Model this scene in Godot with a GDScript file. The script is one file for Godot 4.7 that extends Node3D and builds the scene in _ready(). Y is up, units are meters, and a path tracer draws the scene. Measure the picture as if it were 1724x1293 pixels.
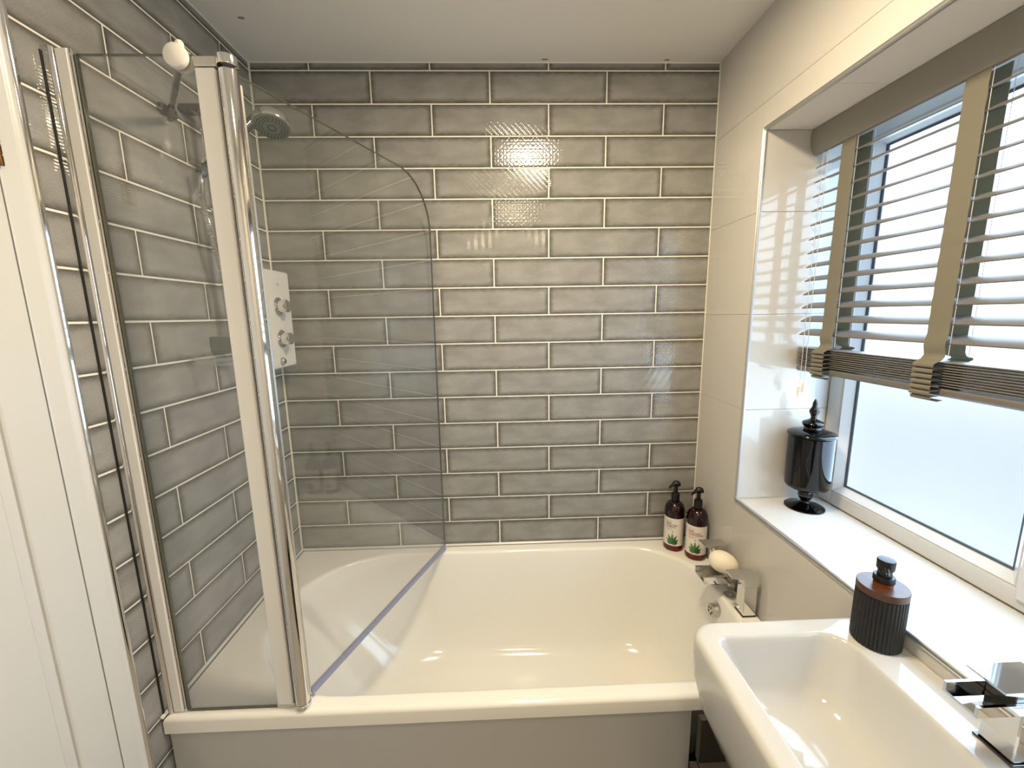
extends Node3D

const FLOOR := 2.30          # measured heights are taken from a tile joint near the ceiling; the floor lies this far below it
const WID := 1.592           # inner width, left wall to right wall
const PITCH := 0.402         # brick tile pitch
const ROW := 0.10212
const CEIL := 0.027
const FRONT := 2.25

var M := {}
var rng := RandomNumberGenerator.new()
var taken := {}
var tile_cache := {}


func _ready() -> void:
	rng.seed = 7
	# ---- camera
	var cam := Camera3D.new()
	cam.name = "camera"
	cam.fov = 86.5266
	cam.near = 0.02
	cam.far = 100.0
	cam.transform = Transform3D(Basis(Vector3(0.999351, -0.016232, 0.032143), Vector3(0.021357, 0.98587, -0.166143), Vector3(-0.028992, 0.166722, 0.985578)), Vector3(0.81199, FLOOR - 0.81606, 1.53772))
	add_child(cam)
	# ---- sky, exposure
	var sky := ProceduralSkyMaterial.new()
	sky.sky_top_color = Color(0.86, 0.93, 1.0)
	sky.sky_horizon_color = Color(0.95, 0.975, 1.0)
	sky.ground_bottom_color = Color(0.5, 0.5, 0.48)
	sky.ground_horizon_color = Color(0.7, 0.72, 0.72)
	sky.sky_energy_multiplier = 1.0
	var env := Environment.new()
	env.background_mode = Environment.BG_SKY
	env.sky = Sky.new()
	env.sky.sky_material = sky
	env.background_energy_multiplier = 3.7
	env.tonemap_mode = Environment.TONE_MAPPER_LINEAR
	env.tonemap_exposure = 1.06
	env.sdfgi_enabled = true
	env.ssao_enabled = true
	env.ssil_enabled = true
	var we := WorldEnvironment.new()
	we.name = "environment"
	we.environment = env
	add_child(we)
	# daylight coming in through the two frosted panes
	for zc in [0.5735, 1.105]:
		var day := AreaLight3D.new()
		day.name = "daylight"
		day.area_size = Vector2(0.42, 0.98)
		day.light_color = Color(0.75, 0.885, 1.0)
		day.light_energy = 0.64
		day.shadow_enabled = true
		day.position = P(1.886, -0.868, zc)
		day.rotation = Vector3(0, PI / 2, 0)
		add_child(day)
	materials()
	ceiling_lamp(Vector3(0.98, FLOOR + CEIL, 0.78), 1.95, "round flush ceiling light above the front edge of the bath")
	ceiling_lamp(Vector3(0.94, FLOOR + CEIL, 1.72), 0.62, "round flush ceiling light over the middle of the floor, away from the bath")
	# ---- structure
	room()
	window_wall()
	door()
	window()
	outside()
	# ---- things
	bath()
	bath_screen()
	shower()
	bath_taps()
	bottles()
	basin()
	blind()
	sill_things()


# ------------------------------------------------------------------ helpers
func P(x: float, y: float, z: float) -> Vector3:
	return Vector3(x, y + FLOOR, z)


class MB:
	var v := PackedVector3Array()
	var uv := PackedVector2Array()
	var start := 0

	func tri(a: Vector3, b: Vector3, c: Vector3, ua := Vector2.ZERO, ub := Vector2.ZERO, uc := Vector2.ZERO) -> void:
		v.append(a); v.append(b); v.append(c)
		uv.append(ua); uv.append(ub); uv.append(uc)

	func quad(a: Vector3, b: Vector3, c: Vector3, d: Vector3, ua := Vector2.ZERO, ub := Vector2.ZERO, uc := Vector2.ZERO, ud := Vector2.ZERO) -> void:
		tri(a, b, c, ua, ub, uc)
		tri(a, c, d, ua, uc, ud)

	func fan(pts: PackedVector3Array, c: Vector3) -> void:
		for i in range(1, pts.size() - 1):
			var n := (pts[i] - pts[0]).cross(pts[i + 1] - pts[0])
			if n.dot((pts[0] + pts[i] + pts[i + 1]) / 3.0 - c) < 0.0:
				tri(pts[0], pts[i + 1], pts[i])
			else:
				tri(pts[0], pts[i], pts[i + 1])

	# chamfered box
	func box(c: Vector3, size: Vector3, b := 0.0, rot := Basis()) -> MB:
		var h := size / 2.0
		b = minf(b, minf(h.x, minf(h.y, h.z)) * 0.9)
		var P := func(a: int, s: float, o: Vector3) -> Vector3:
			var r := Vector3(o.x * (h.x - b), o.y * (h.y - b), o.z * (h.z - b))
			r[a] = s * h[a]
			return c + rot * r
		for a in 3:
			var b1 := (a + 1) % 3
			var b2 := (a + 2) % 3
			for s in [-1.0, 1.0]:
				var pts := PackedVector3Array()
				for q in [[-1, -1], [1, -1], [1, 1], [-1, 1]]:
					var o := Vector3()
					o[b1] = q[0]
					o[b2] = q[1]
					pts.append(P.call(a, s, o))
				fan(pts, c)
			if b > 0.0:
				for s in [-1.0, 1.0]:
					for t in [-1.0, 1.0]:
						var pts := PackedVector3Array()
						for q in [[a, -1.0], [a, 1.0], [b1, 1.0], [b1, -1.0]]:
							var o := Vector3()
							o[a] = s
							o[b1] = t
							o[b2] = q[1]
							pts.append(P.call(q[0], s if q[0] == a else t, o))
						fan(pts, c)
		if b > 0.0:
			for sx in [-1.0, 1.0]:
				for sy in [-1.0, 1.0]:
					for sz in [-1.0, 1.0]:
						var o := Vector3(sx, sy, sz)
						fan(PackedVector3Array([P.call(0, sx, o), P.call(1, sy, o), P.call(2, sz, o)]), c)
		start = v.size()
		return self

	func orient() -> void:
		var vol := 0.0
		for i in range(start, v.size(), 3):
			vol += v[i].dot(v[i + 1].cross(v[i + 2]))
		if vol < 0.0:
			flip()
		start = v.size()

	func flip() -> void:
		for i in range(start, v.size(), 3):
			var a := v[i]
			v[i] = v[i + 1]
			v[i + 1] = a
			var u := uv[i]
			uv[i] = uv[i + 1]
			uv[i + 1] = u

	# rings of equal point counts joined by quads
	func loft(rings: Array, closed := true, caps := true, check := true) -> MB:
		start = v.size()
		var n: int = rings[0].size()
		var m := n if closed else n - 1
		for i in rings.size() - 1:
			var p: PackedVector3Array = rings[i]
			var q: PackedVector3Array = rings[i + 1]
			var t0 := float(i) / (rings.size() - 1)
			var t1 := float(i + 1) / (rings.size() - 1)
			for j in m:
				var k := (j + 1) % n
				var s0 := float(j) / m
				var s1 := float(j + 1) / m
				quad(p[j], p[k], q[k], q[j], Vector2(s0, t0), Vector2(s1, t0), Vector2(s1, t1), Vector2(s0, t1))
		if caps and closed:
			for e in [0, rings.size() - 1]:
				var r: PackedVector3Array = rings[e]
				var c := Vector3()
				for x in r:
					c += x
				c /= n
				for j in n:
					var k := (j + 1) % n
					if e == 0:
						tri(c, r[k], r[j])
					else:
						tri(c, r[j], r[k])
		if check:
			orient()
		start = v.size()
		return self

	func lathe(prof: Array, segs: int, at := Vector3.ZERO, rot := Basis(), squash := 1.0) -> MB:
		var rings := []
		for q in prof:
			var r := PackedVector3Array()
			for j in segs:
				var a := TAU * j / segs
				r.append(at + rot * Vector3(q[0] * cos(a), q[1], q[0] * sin(a) * squash))
			rings.append(r)
		return loft(rings)

	func tube(path: PackedVector3Array, rad: float, segs := 10, ridge := 0.0) -> MB:
		var rings := []
		var side := Vector3.ZERO
		for i in path.size():
			var d := (path[mini(i + 1, path.size() - 1)] - path[maxi(i - 1, 0)]).normalized()
			if side == Vector3.ZERO:
				side = d.cross(Vector3.UP if absf(d.y) < 0.9 else Vector3.RIGHT).normalized()
			side = (side - d * side.dot(d)).normalized()
			var up := d.cross(side)
			var r := PackedVector3Array()
			var rr := rad + (ridge if i % 2 else 0.0)
			for j in segs:
				var a := TAU * j / segs
				r.append(path[i] + (side * cos(a) + up * sin(a)) * rr)
			rings.append(r)
		return loft(rings)

	# polygon pts (Vector2) carried from a to b; ex, ey span its plane
	func prism(pts: Array, a: Vector3, b: Vector3, ex: Vector3, ey: Vector3) -> MB:
		start = v.size()
		var poly := PackedVector2Array(pts)
		var idx := Geometry2D.triangulate_polygon(poly)
		var n := poly.size()
		for i in n:
			var k := (i + 1) % n
			var pi := ex * poly[i].x + ey * poly[i].y
			var pk := ex * poly[k].x + ey * poly[k].y
			quad(a + pi, a + pk, b + pk, b + pi)
		var ccw := not Geometry2D.is_polygon_clockwise(poly)
		for i in range(0, idx.size(), 3):
			var t := [poly[idx[i]], poly[idx[i + 1]], poly[idx[i + 2]]]
			if ((t[1] - t[0]).cross(t[2] - t[0]) > 0.0) != ccw:
				t = [t[0], t[2], t[1]]
			var w := []
			for q in t:
				w.append(ex * q.x + ey * q.y)
			tri(a + w[0], a + w[2], a + w[1])
			tri(b + w[0], b + w[1], b + w[2])
		orient()
		return self

	func mesh(angle := 38.0) -> ArrayMesh:
		var faces := v.size() / 3
		var fn := PackedVector3Array()
		var fa := PackedFloat32Array()
		var near := {}
		for f in faces:
			var n := (v[f * 3 + 1] - v[f * 3]).cross(v[f * 3 + 2] - v[f * 3])
			fa.append(n.length())
			fn.append(n.normalized())
			for k in 3:
				var key := Vector3i((v[f * 3 + k] * 20000.0).round())
				if near.has(key):
					near[key].append(f)
				else:
					near[key] = PackedInt32Array([f])
		var least := cos(deg_to_rad(angle))
		var nn := PackedVector3Array()
		nn.resize(v.size())
		var vv := PackedVector3Array()
		vv.resize(v.size())
		var uu := PackedVector2Array()
		uu.resize(v.size())
		for f in faces:
			for k in 3:
				var s := Vector3.ZERO
				for g in near[Vector3i((v[f * 3 + k] * 20000.0).round())]:
					if fn[g].dot(fn[f]) >= least:
						s += fn[g] * fa[g]
				var to: int = f * 3 + (3 - k) % 3
				nn[to] = s.normalized() if s.length() > 0.0 else fn[f]
				vv[to] = v[f * 3 + k]
				uu[to] = uv[f * 3 + k]
		var arr := []
		arr.resize(Mesh.ARRAY_MAX)
		arr[Mesh.ARRAY_VERTEX] = vv
		arr[Mesh.ARRAY_NORMAL] = nn
		arr[Mesh.ARRAY_TEX_UV] = uu
		var am := ArrayMesh.new()
		am.add_surface_from_arrays(Mesh.PRIMITIVE_TRIANGLES, arr)
		return am


func numbered(called: String) -> String:
	if not taken.has(called):
		taken[called] = 0
		return called
	taken[called] += 1
	return "%s_%03d" % [called, taken[called]]


func tag(o: Node3D, label: String, category: String, group := "", kind := "") -> Node3D:
	o.set_meta("label", label)
	o.set_meta("category", category)
	if group:
		o.set_meta("group", group)
	if kind:
		o.set_meta("kind", kind)
	return o


func base(called: String, at := Vector3.ZERO) -> Node3D:
	var o := Node3D.new()
	o.name = numbered(called)
	o.position = at
	add_child(o)
	return o


# commits a builder made in world coordinates as one named mesh under parent
func put(called: String, b: MB, m: Material, parent: Node3D = null, angle := 38.0) -> MeshInstance3D:
	var o := MeshInstance3D.new()
	var off := Vector3.ZERO
	var q := parent
	while q != null and q != self:
		off += q.position
		q = q.get_parent() as Node3D
	if off != Vector3.ZERO:
		for i in b.v.size():
			b.v[i] -= off
	o.mesh = b.mesh(angle)
	o.material_override = m
	if parent == null:
		o.name = numbered(called)
		add_child(o)
	else:
		o.name = called
		parent.add_child(o, true)
	return o


func B() -> MB:
	return MB.new()


func box2(lo: Vector3, hi: Vector3, bev := 0.0) -> MB:
	return MB.new().box((lo + hi) / 2.0, hi - lo, bev)


# rounded rectangle ring in the xz plane; r = radii [x-z-, x+z-, x+z+, x-z+] as Vector2
func rrect(x0: float, x1: float, z0: float, z1: float, r: Array, y: float, n := 12) -> PackedVector3Array:
	var out := PackedVector3Array()
	var cs := [[x0 + r[0].x, z0 + r[0].y, PI], [x1 - r[1].x, z0 + r[1].y, PI * 1.5], [x1 - r[2].x, z1 - r[2].y, 0.0], [x0 + r[3].x, z1 - r[3].y, PI * 0.5]]
	for k in 4:
		for i in n + 1:
			var a: float = cs[k][2] + PI * 0.5 * i / n
			out.append(Vector3(cs[k][0] + r[k].x * cos(a), y, cs[k][1] + r[k].y * sin(a)))
	return out


func rr1(x0: float, x1: float, z0: float, z1: float, r: float, y: float, n := 8) -> PackedVector3Array:
	var q := Vector2(r, r)
	return rrect(x0, x1, z0, z1, [q, q, q, q], y, n)


func curve(pts: Array, n := 8) -> PackedVector3Array:
	var out := PackedVector3Array()
	for i in pts.size() - 1:
		var a: Vector3 = pts[maxi(i - 1, 0)]
		var d: Vector3 = pts[mini(i + 2, pts.size() - 1)]
		for k in n:
			out.append((pts[i] as Vector3).cubic_interpolate(pts[i + 1], a, d, float(k) / n))
	out.append(pts[-1])
	return out


# ------------------------------------------------------------------ materials
func mat(c: Color, rough := 0.5, metal := 0.0) -> StandardMaterial3D:
	var m := StandardMaterial3D.new()
	m.albedo_color = c
	m.roughness = rough
	m.metallic = metal
	return m


func noise_tex(freq: float, lo: Color, hi: Color, size := 256, seed_ := 1) -> NoiseTexture2D:
	var n := FastNoiseLite.new()
	n.seed = seed_
	n.frequency = freq
	n.fractal_octaves = 4
	var t := NoiseTexture2D.new()
	t.noise = n
	t.width = size
	t.height = size
	t.seamless = true
	var g := Gradient.new()
	g.set_color(0, lo)
	g.set_color(1, hi)
	t.color_ramp = g
	return t


func materials() -> void:
	M.grout = mat(Color(0.95, 0.935, 0.89), 0.8)
	M.paint = mat(Color(0.93, 0.92, 0.905), 0.75)
	M.gloss_paint = mat(Color(0.83, 0.825, 0.81), 0.28)
	M.chrome = mat(Color(0.86, 0.86, 0.86), 0.06, 1.0)
	M.satin = mat(Color(0.8, 0.79, 0.77), 0.32, 1.0)
	M.dark_chrome = mat(Color(0.45, 0.45, 0.45), 0.12, 1.0)
	M.trim = mat(Color(0.78, 0.78, 0.78), 0.42, 0.85)
	M.white_anod = mat(Color(0.93, 0.925, 0.915), 0.4, 0.0)
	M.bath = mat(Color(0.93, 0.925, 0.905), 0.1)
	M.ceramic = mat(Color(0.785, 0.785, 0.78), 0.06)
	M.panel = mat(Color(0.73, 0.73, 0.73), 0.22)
	M.white_tile = mat(Color(0.80, 0.79, 0.775), 0.07)
	var wn := noise_tex(0.012, Color(0.5, 0.5, 0.5), Color(0.6, 0.6, 0.6), 256, 5)
	M.white_tile.heightmap_enabled = true
	M.white_tile.heightmap_texture = wn
	M.white_tile.heightmap_scale = 0.25
	M.white_tile.uv1_triplanar = true
	M.white_tile.uv1_world_triplanar = true
	M.white_tile.uv1_scale = Vector3(2.5, 2.5, 2.5)
	M.pvc = mat(Color(0.82, 0.82, 0.82), 0.22)
	M.gasket = mat(Color(0.28, 0.34, 0.40), 0.5)
	M.seal = mat(Color(0.55, 0.56, 0.66), 0.25)
	M.edge = mat(Color(0.33, 0.33, 0.28), 0.2)
	M.rubber = mat(Color(0.07, 0.055, 0.045), 0.6)
	M.white_plastic = mat(Color(0.9, 0.89, 0.87), 0.25)
	M.grey_plastic = mat(Color(0.42, 0.44, 0.43), 0.45)
	M.dark_plastic = mat(Color(0.1, 0.1, 0.1), 0.5)
	M.black = mat(Color(0.02, 0.02, 0.022), 0.35)
	M.black_glass = mat(Color(0.012, 0.012, 0.014), 0.05)
	M.amber = mat(Color(0.11, 0.03, 0.035), 0.08)
	M.wine = mat(Color(0.36, 0.05, 0.08), 0.1)
	M.amber_clear = mat(Color(0.5, 0.24, 0.06), 0.1)
	M.soap = mat(Color(0.95, 0.92, 0.84), 0.42)
	M.ribbed = mat(Color(0.045, 0.045, 0.048), 0.5)
	M.wood = mat(Color(0.36, 0.235, 0.175), 0.32)
	M.wood.albedo_texture = noise_tex(0.03, Color(0.75, 0.7, 0.68), Color(1, 1, 1), 128, 3)
	M.wood.uv1_triplanar = true
	M.wood.uv1_scale = Vector3(8, 40, 40)
	M.slat = mat(Color(0.44, 0.43, 0.42), 0.42)
	M.valance = mat(Color(0.57, 0.555, 0.52), 0.4)
	M.tape = mat(Color(0.63, 0.61, 0.555), 0.9)
	M.tape.albedo_texture = noise_tex(0.2, Color(0.9, 0.9, 0.9), Color(1, 1, 1), 128, 9)
	M.tape.uv1_triplanar = true
	M.tape.uv1_scale = Vector3(60, 60, 60)
	M.tape.backlight_enabled = true
	M.tape.backlight = Color(0.9, 0.9, 0.86)
	M.cord = mat(Color(0.85, 0.83, 0.8), 0.8)
	M.brass = mat(Color(0.45, 0.33, 0.2), 0.3, 1.0)
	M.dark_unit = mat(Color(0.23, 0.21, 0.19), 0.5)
	M.scuff = mat(Color(0.6, 0.57, 0.54), 0.8)
	M.floor = mat(Color(0.72, 0.7, 0.67), 0.35)
	M.concrete = mat(Color(0.68, 0.67, 0.64), 0.9)
	M.render_wall = mat(Color(0.66, 0.655, 0.64), 0.9)
	M.lamp = mat(Color(0.9, 0.9, 0.88), 0.4)
	M.lamp.emission_enabled = true
	M.lamp.emission = Color(1.0, 0.86, 0.66)
	M.lamp.emission_energy_multiplier = 1.2
	M.glass = StandardMaterial3D.new()
	M.glass.transparency = BaseMaterial3D.TRANSPARENCY_ALPHA
	M.glass.albedo_color = Color(0.36, 0.41, 0.38, 0.06)
	M.glass.roughness = 0.0
	M.clear_plastic = StandardMaterial3D.new()
	M.clear_plastic.transparency = BaseMaterial3D.TRANSPARENCY_ALPHA
	M.clear_plastic.albedo_color = Color(0.75, 0.76, 0.74, 0.22)
	M.clear_plastic.roughness = 0.1
	M.frosted = mat(Color(0.97, 0.985, 1.0, 0.0), 0.42)
	M.frosted.refraction_enabled = true
	M.frosted.refraction_scale = 0.04
	# glazed brick tiles: pale centre, glaze pooled darker at the edges, four embossed patterns
	M.tiles = []
	var albedos := [tile_albedo(11), tile_albedo(12)]
	for k in 6:
		var m := mat(Color(1, 1, 1), 0.075)
		m.albedo_texture = albedos[k % 2]
		m.heightmap_enabled = true
		m.heightmap_texture = tile_relief(k)
		m.heightmap_scale = 0.03
		m.texture_repeat = false
		M.tiles.append(m)


func tile_albedo(s: int) -> ImageTexture:
	var w := 512
	var h := 128
	var im := Image.create(w, h, false, Image.FORMAT_RGB8)
	var n := FastNoiseLite.new()
	n.seed = s
	n.frequency = 0.012
	var f := FastNoiseLite.new()
	f.seed = s + 50
	f.frequency = 0.16
	for y in h:
		for x in w:
			# metres to the nearest edge, wobbling a little
			var dx := minf(x + 0.5, w - x - 0.5) * 0.398 / w
			var dy := minf(y + 0.5, h - y - 0.5) * 0.098 / h
			var d := -log(exp(-dx * 260.0) + exp(-dy * 260.0)) / 260.0
			d += n.get_noise_2d(x * 1.5, y * 3.0) * 0.004 + f.get_noise_2d(x, y) * 0.0022
			var e := 1.0 - clampf(d / 0.019, 0.0, 1.0)
			e = pow(e, 1.45)
			var c := Color(0.568, 0.565, 0.554).lerp(Color(0.345, 0.338, 0.323), e)
			var k := 1.0 + n.get_noise_2d(x * 0.5 + 900.0, y) * 0.10 + f.get_noise_2d(x + 300.0, y) * 0.05
			im.set_pixel(x, y, Color(c.r * k, c.g * k, c.b * k))
	im.generate_mipmaps()
	return ImageTexture.create_from_image(im)


func tile_relief(k: int) -> ImageTexture:
	var w := 512
	var h := 128
	var im := Image.create(w, h, false, Image.FORMAT_RGB8)
	var n := FastNoiseLite.new()
	n.seed = 77 + k
	n.frequency = 0.02
	for y in h:
		for x in w:
			var u := x * 0.398 / w * 620.0     # units of about 1.6 mm
			var v := y * 0.098 / h * 620.0
			var t := 0.0
			match k:
				0:  # woven rings
					var a := fposmod(u, 12.0) - 6.0
					var b := fposmod(v, 12.0) - 6.0
					t = 0.5 + 0.5 * cos(sqrt(a * a + b * b) * 1.9)
				1:  # diagonal ridges broken into stitches
					t = (0.5 + 0.5 * sin((u + v) * 1.25)) * (0.6 + 0.4 * sin((u - v) * 0.5))
				2:  # flat strokes
					t = (0.5 + 0.5 * sin(v * 1.6 + 0.6 * sin(u * 0.35))) * (0.6 + 0.4 * sin(u * 0.4 + v * 0.2))
				3:  # chevrons
					t = 0.5 + 0.5 * sin(v * 1.3 + absf(fposmod(u, 16.0) - 8.0) * 1.3)
				4:  # star lattice
					t = maxf(absf(sin(u * 0.42)) * absf(sin(v * 0.42)), absf(sin((u + v) * 0.3)) * absf(sin((u - v) * 0.3)))
				_:  # almost plain, soft waves
					t = 0.5 + 0.25 * sin(u * 0.9 + v * 0.5) * cos(u * 0.35) + 0.2 * sin(v * 1.1 - u * 0.4)
			t = t * 0.75 + 0.25 * (0.5 + 0.5 * n.get_noise_2d(x, y * 2.0))
			im.set_pixel(x, y, Color(t, t, t))
	return ImageTexture.create_from_image(im)


# ------------------------------------------------------------------ room
# a pillow-edged slab lying in its own xy plane, front at z = 0, back at z = -d
func slab(w: float, h: float, d: float, u0 := 0.0, u1 := 1.0, v0 := 0.0, v1 := 1.0, edge := 0.0015) -> ArrayMesh:
	var key := [snappedf(w, 0.0002), snappedf(h, 0.0002), d, snappedf(u0, 0.002), snappedf(u1, 0.002), snappedf(v0, 0.002), snappedf(v1, 0.002)]
	if tile_cache.has(key):
		return tile_cache[key]
	var b := MB.new()
	var rings := []
	for q in [[0.0, -d], [0.0, -edge], [edge * 0.3, -edge * 0.3], [edge, 0.0]]:
		var i: float = q[0]
		rings.append([Vector3(i, i, q[1]), Vector3(w - i, i, q[1]), Vector3(w - i, h - i, q[1]), Vector3(i, h - i, q[1])])
	var U := func(p: Vector3) -> Vector2:
		return Vector2(lerpf(u0, u1, p.x / w), lerpf(v1, v0, p.y / h))
	for r in 3:
		for j in 4:
			var k := (j + 1) % 4
			var a: Vector3 = rings[r][j]
			var c: Vector3 = rings[r][k]
			var e: Vector3 = rings[r + 1][k]
			var f: Vector3 = rings[r + 1][j]
			b.quad(a, c, e, f, U.call(a), U.call(c), U.call(e), U.call(f))
	var t: Array = rings[3]
	b.quad(t[0], t[1], t[2], t[3], U.call(t[0]), U.call(t[1]), U.call(t[2]), U.call(t[3]))
	tile_cache[key] = b.mesh(50.0)
	return tile_cache[key]


func lay(parent: Node3D, m: Mesh, mt: Material, t: Transform3D, called := "tile") -> void:
	var o := MeshInstance3D.new()
	o.mesh = m
	o.material_override = mt
	o.name = called
	o.transform = t
	parent.add_child(o, true)


# one course of brick tiles along s from s0 to s1 with full joints at j0 + n * PITCH
func course(parent: Node3D, s0: float, s1: float, j0: float, y0: float, y1: float, v0: float, v1: float, place: Callable) -> void:
	var g := 0.0024
	var j := j0
	while j > s0 - PITCH:
		j -= PITCH
	while j < s1:
		var a := maxf(j + g, s0)
		var b := minf(j + PITCH - g, s1)
		if b - a > 0.012:
			var full := PITCH - 2.0 * g
			var m := slab(b - a, y1 - y0 - 2.0 * g, 0.006, (a - j - g) / full, (b - j - g) / full, v0, v1)
			lay(parent, m, M.tiles[rng.randi() % 6], place.call(a, y0 + g))
		j += PITCH


func room() -> void:
	# solid shells; tile faces stand 3.5 mm proud of the grout
	var gap := 0.0020
	var wb := put("wall_back", box2(P(-0.15, -FLOOR - 0.1, -0.15), P(WID + 0.4, CEIL + 0.12, -gap)), M.grout)
	tag(wb, "back wall behind the bath, grey glazed brick tiles in running bond with cream grout", "wall", "", "structure")
	var place_b := func(a: float, y: float) -> Transform3D: return Transform3D(Basis(), P(a, y, 0.0))
	for k in range(0, 18):
		var top := CEIL - 0.002 if k == 0 else -(k - 1) * ROW
		var bot := -k * ROW
		if k == 17:
			bot = -1.7345
		var half := 0.195 if k % 2 == 0 else 0.396
		course(wb, 0.004, WID - 0.003, half, bot, top, 0.75 if k == 0 else 0.0, 1.0, place_b)
	# left wall, cut by the door opening
	var wl := base("wall_left")
	tag(wl, "left wall beside the shower, grey glazed brick tiles with cream grout, ending at the door frame", "wall", "", "structure")
	put("shell", box2(P(-0.15, -FLOOR - 0.1, -0.004), P(-gap, CEIL + 0.12, 0.745)), M.grout, wl)
	put("plaster", box2(P(-0.15, -0.22, 0.745), P(-gap, CEIL + 0.12, FRONT + 0.1)), M.paint, wl)
	put("plaster", box2(P(-0.15, -FLOOR - 0.1, 1.63), P(-gap, -0.22, FRONT + 0.1)), M.paint, wl)
	var rot := Basis(Vector3(0, 0, -1), Vector3(0, 1, 0), Vector3(1, 0, 0))
	for k in range(0, 23):
		var top := CEIL - 0.002 if k == 0 else -(k - 1) * ROW
		var bot := maxf(-k * ROW, -FLOOR)
		if top - bot < 0.02:
			continue
		var j0 := 0.349 if k % 2 == 0 else 0.548
		# s runs towards the camera, so a tile hangs from its near end
		var g := 0.0024
		var j := j0 - PITCH * 3.0
		while j < 0.737:
			var a := maxf(j + g, 0.003)
			var b := minf(j + PITCH - g, 0.7365)
			if b - a > 0.012:
				var full := PITCH - 2.0 * g
				var m := slab(b - a, top - bot - 2.0 * g, 0.006, 1.0 - (b - j - g) / full, 1.0 - (a - j - g) / full, 0.75 if k == 0 else 0.0, 1.0)
				lay(wl, m, M.tiles[rng.randi() % 6], Transform3D(rot, P(0.0, bot + g, b)))
			j += PITCH
	tag(put("wall_front", box2(P(-0.15, -FLOOR - 0.1, FRONT), P(WID + 0.4, CEIL + 0.12, FRONT + 0.12)), M.paint), "plain painted wall opposite the bath", "wall", "", "structure")
	tag(put("floor", box2(P(-0.15, -FLOOR - 0.12, -0.15), P(WID + 0.4, -FLOOR, FRONT + 0.12)), M.floor), "grey bathroom floor", "floor", "", "structure")
	var ce := put("ceiling", box2(P(-0.15, CEIL, -0.15), P(WID + 0.4, CEIL + 0.12, FRONT + 0.12)), M.paint)
	tag(ce, "flat white painted ceiling with a few small scuffs near the tiles", "ceiling", "", "structure")
	for q in [[0.1, 0.2, 0.010, 0.006], [0.985, 0.012, 0.012, 0.005], [1.40, 0.010, 0.010, 0.005]]:
		put("scuff", B().lathe([[0.0, -0.0006], [q[2] * 0.7, -0.0005], [q[2], 0.0]], 14, P(q[0], CEIL, q[1]), Basis(), q[3] / q[2]), M.scuff, ce)
	# chrome edge where the tiles end at the door
	var tr := B()
	var arc := [Vector2(0.0, -0.003)]
	for i in 9:
		var a := PI * 0.5 * i / 8.0
		arc.append(Vector2(0.002 + 0.009 * sin(a), 0.006 * cos(a) - 0.001))
	arc.append(Vector2(0.011, -0.006))
	arc.append(Vector2(0.0, -0.006))
	tr.prism(arc, P(0, -FLOOR, 0.7365), P(0, CEIL, 0.7365), Vector3(0, 0, 1), Vector3(1, 0, 0))
	tag(put("trim_1", tr, M.chrome), "polished chrome tile trim down the end of the left wall beside the door frame", "trim", "", "structure")
	# bead of white sealant where the bath meets the tiles
	var se := B()
	se.prism([Vector2(0, 0.006), Vector2(0.006, 0), Vector2(0, 0)], P(0.0, -1.7365, 0.0005), P(WID, -1.7365, 0.0005), Vector3(0, 0, 1), Vector3.UP)
	se.prism([Vector2(0, 0.006), Vector2(0.006, 0), Vector2(0, 0)], P(0.0005, -1.7365, 0.0), P(0.0005, -1.7365, 0.70), Vector3(1, 0, 0), Vector3.UP)
	tag(put("trim_2", se, M.gloss_paint), "thin white sealant bead between the bath rim and the grey tiles", "sealant", "", "structure")


const RZ0 := 0.283           # far end of the window recess
const RZ1 := 1.39
const RY0 := -1.433          # sill
const RY1 := -0.303
const FX := 1.865            # face of the window frame


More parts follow.
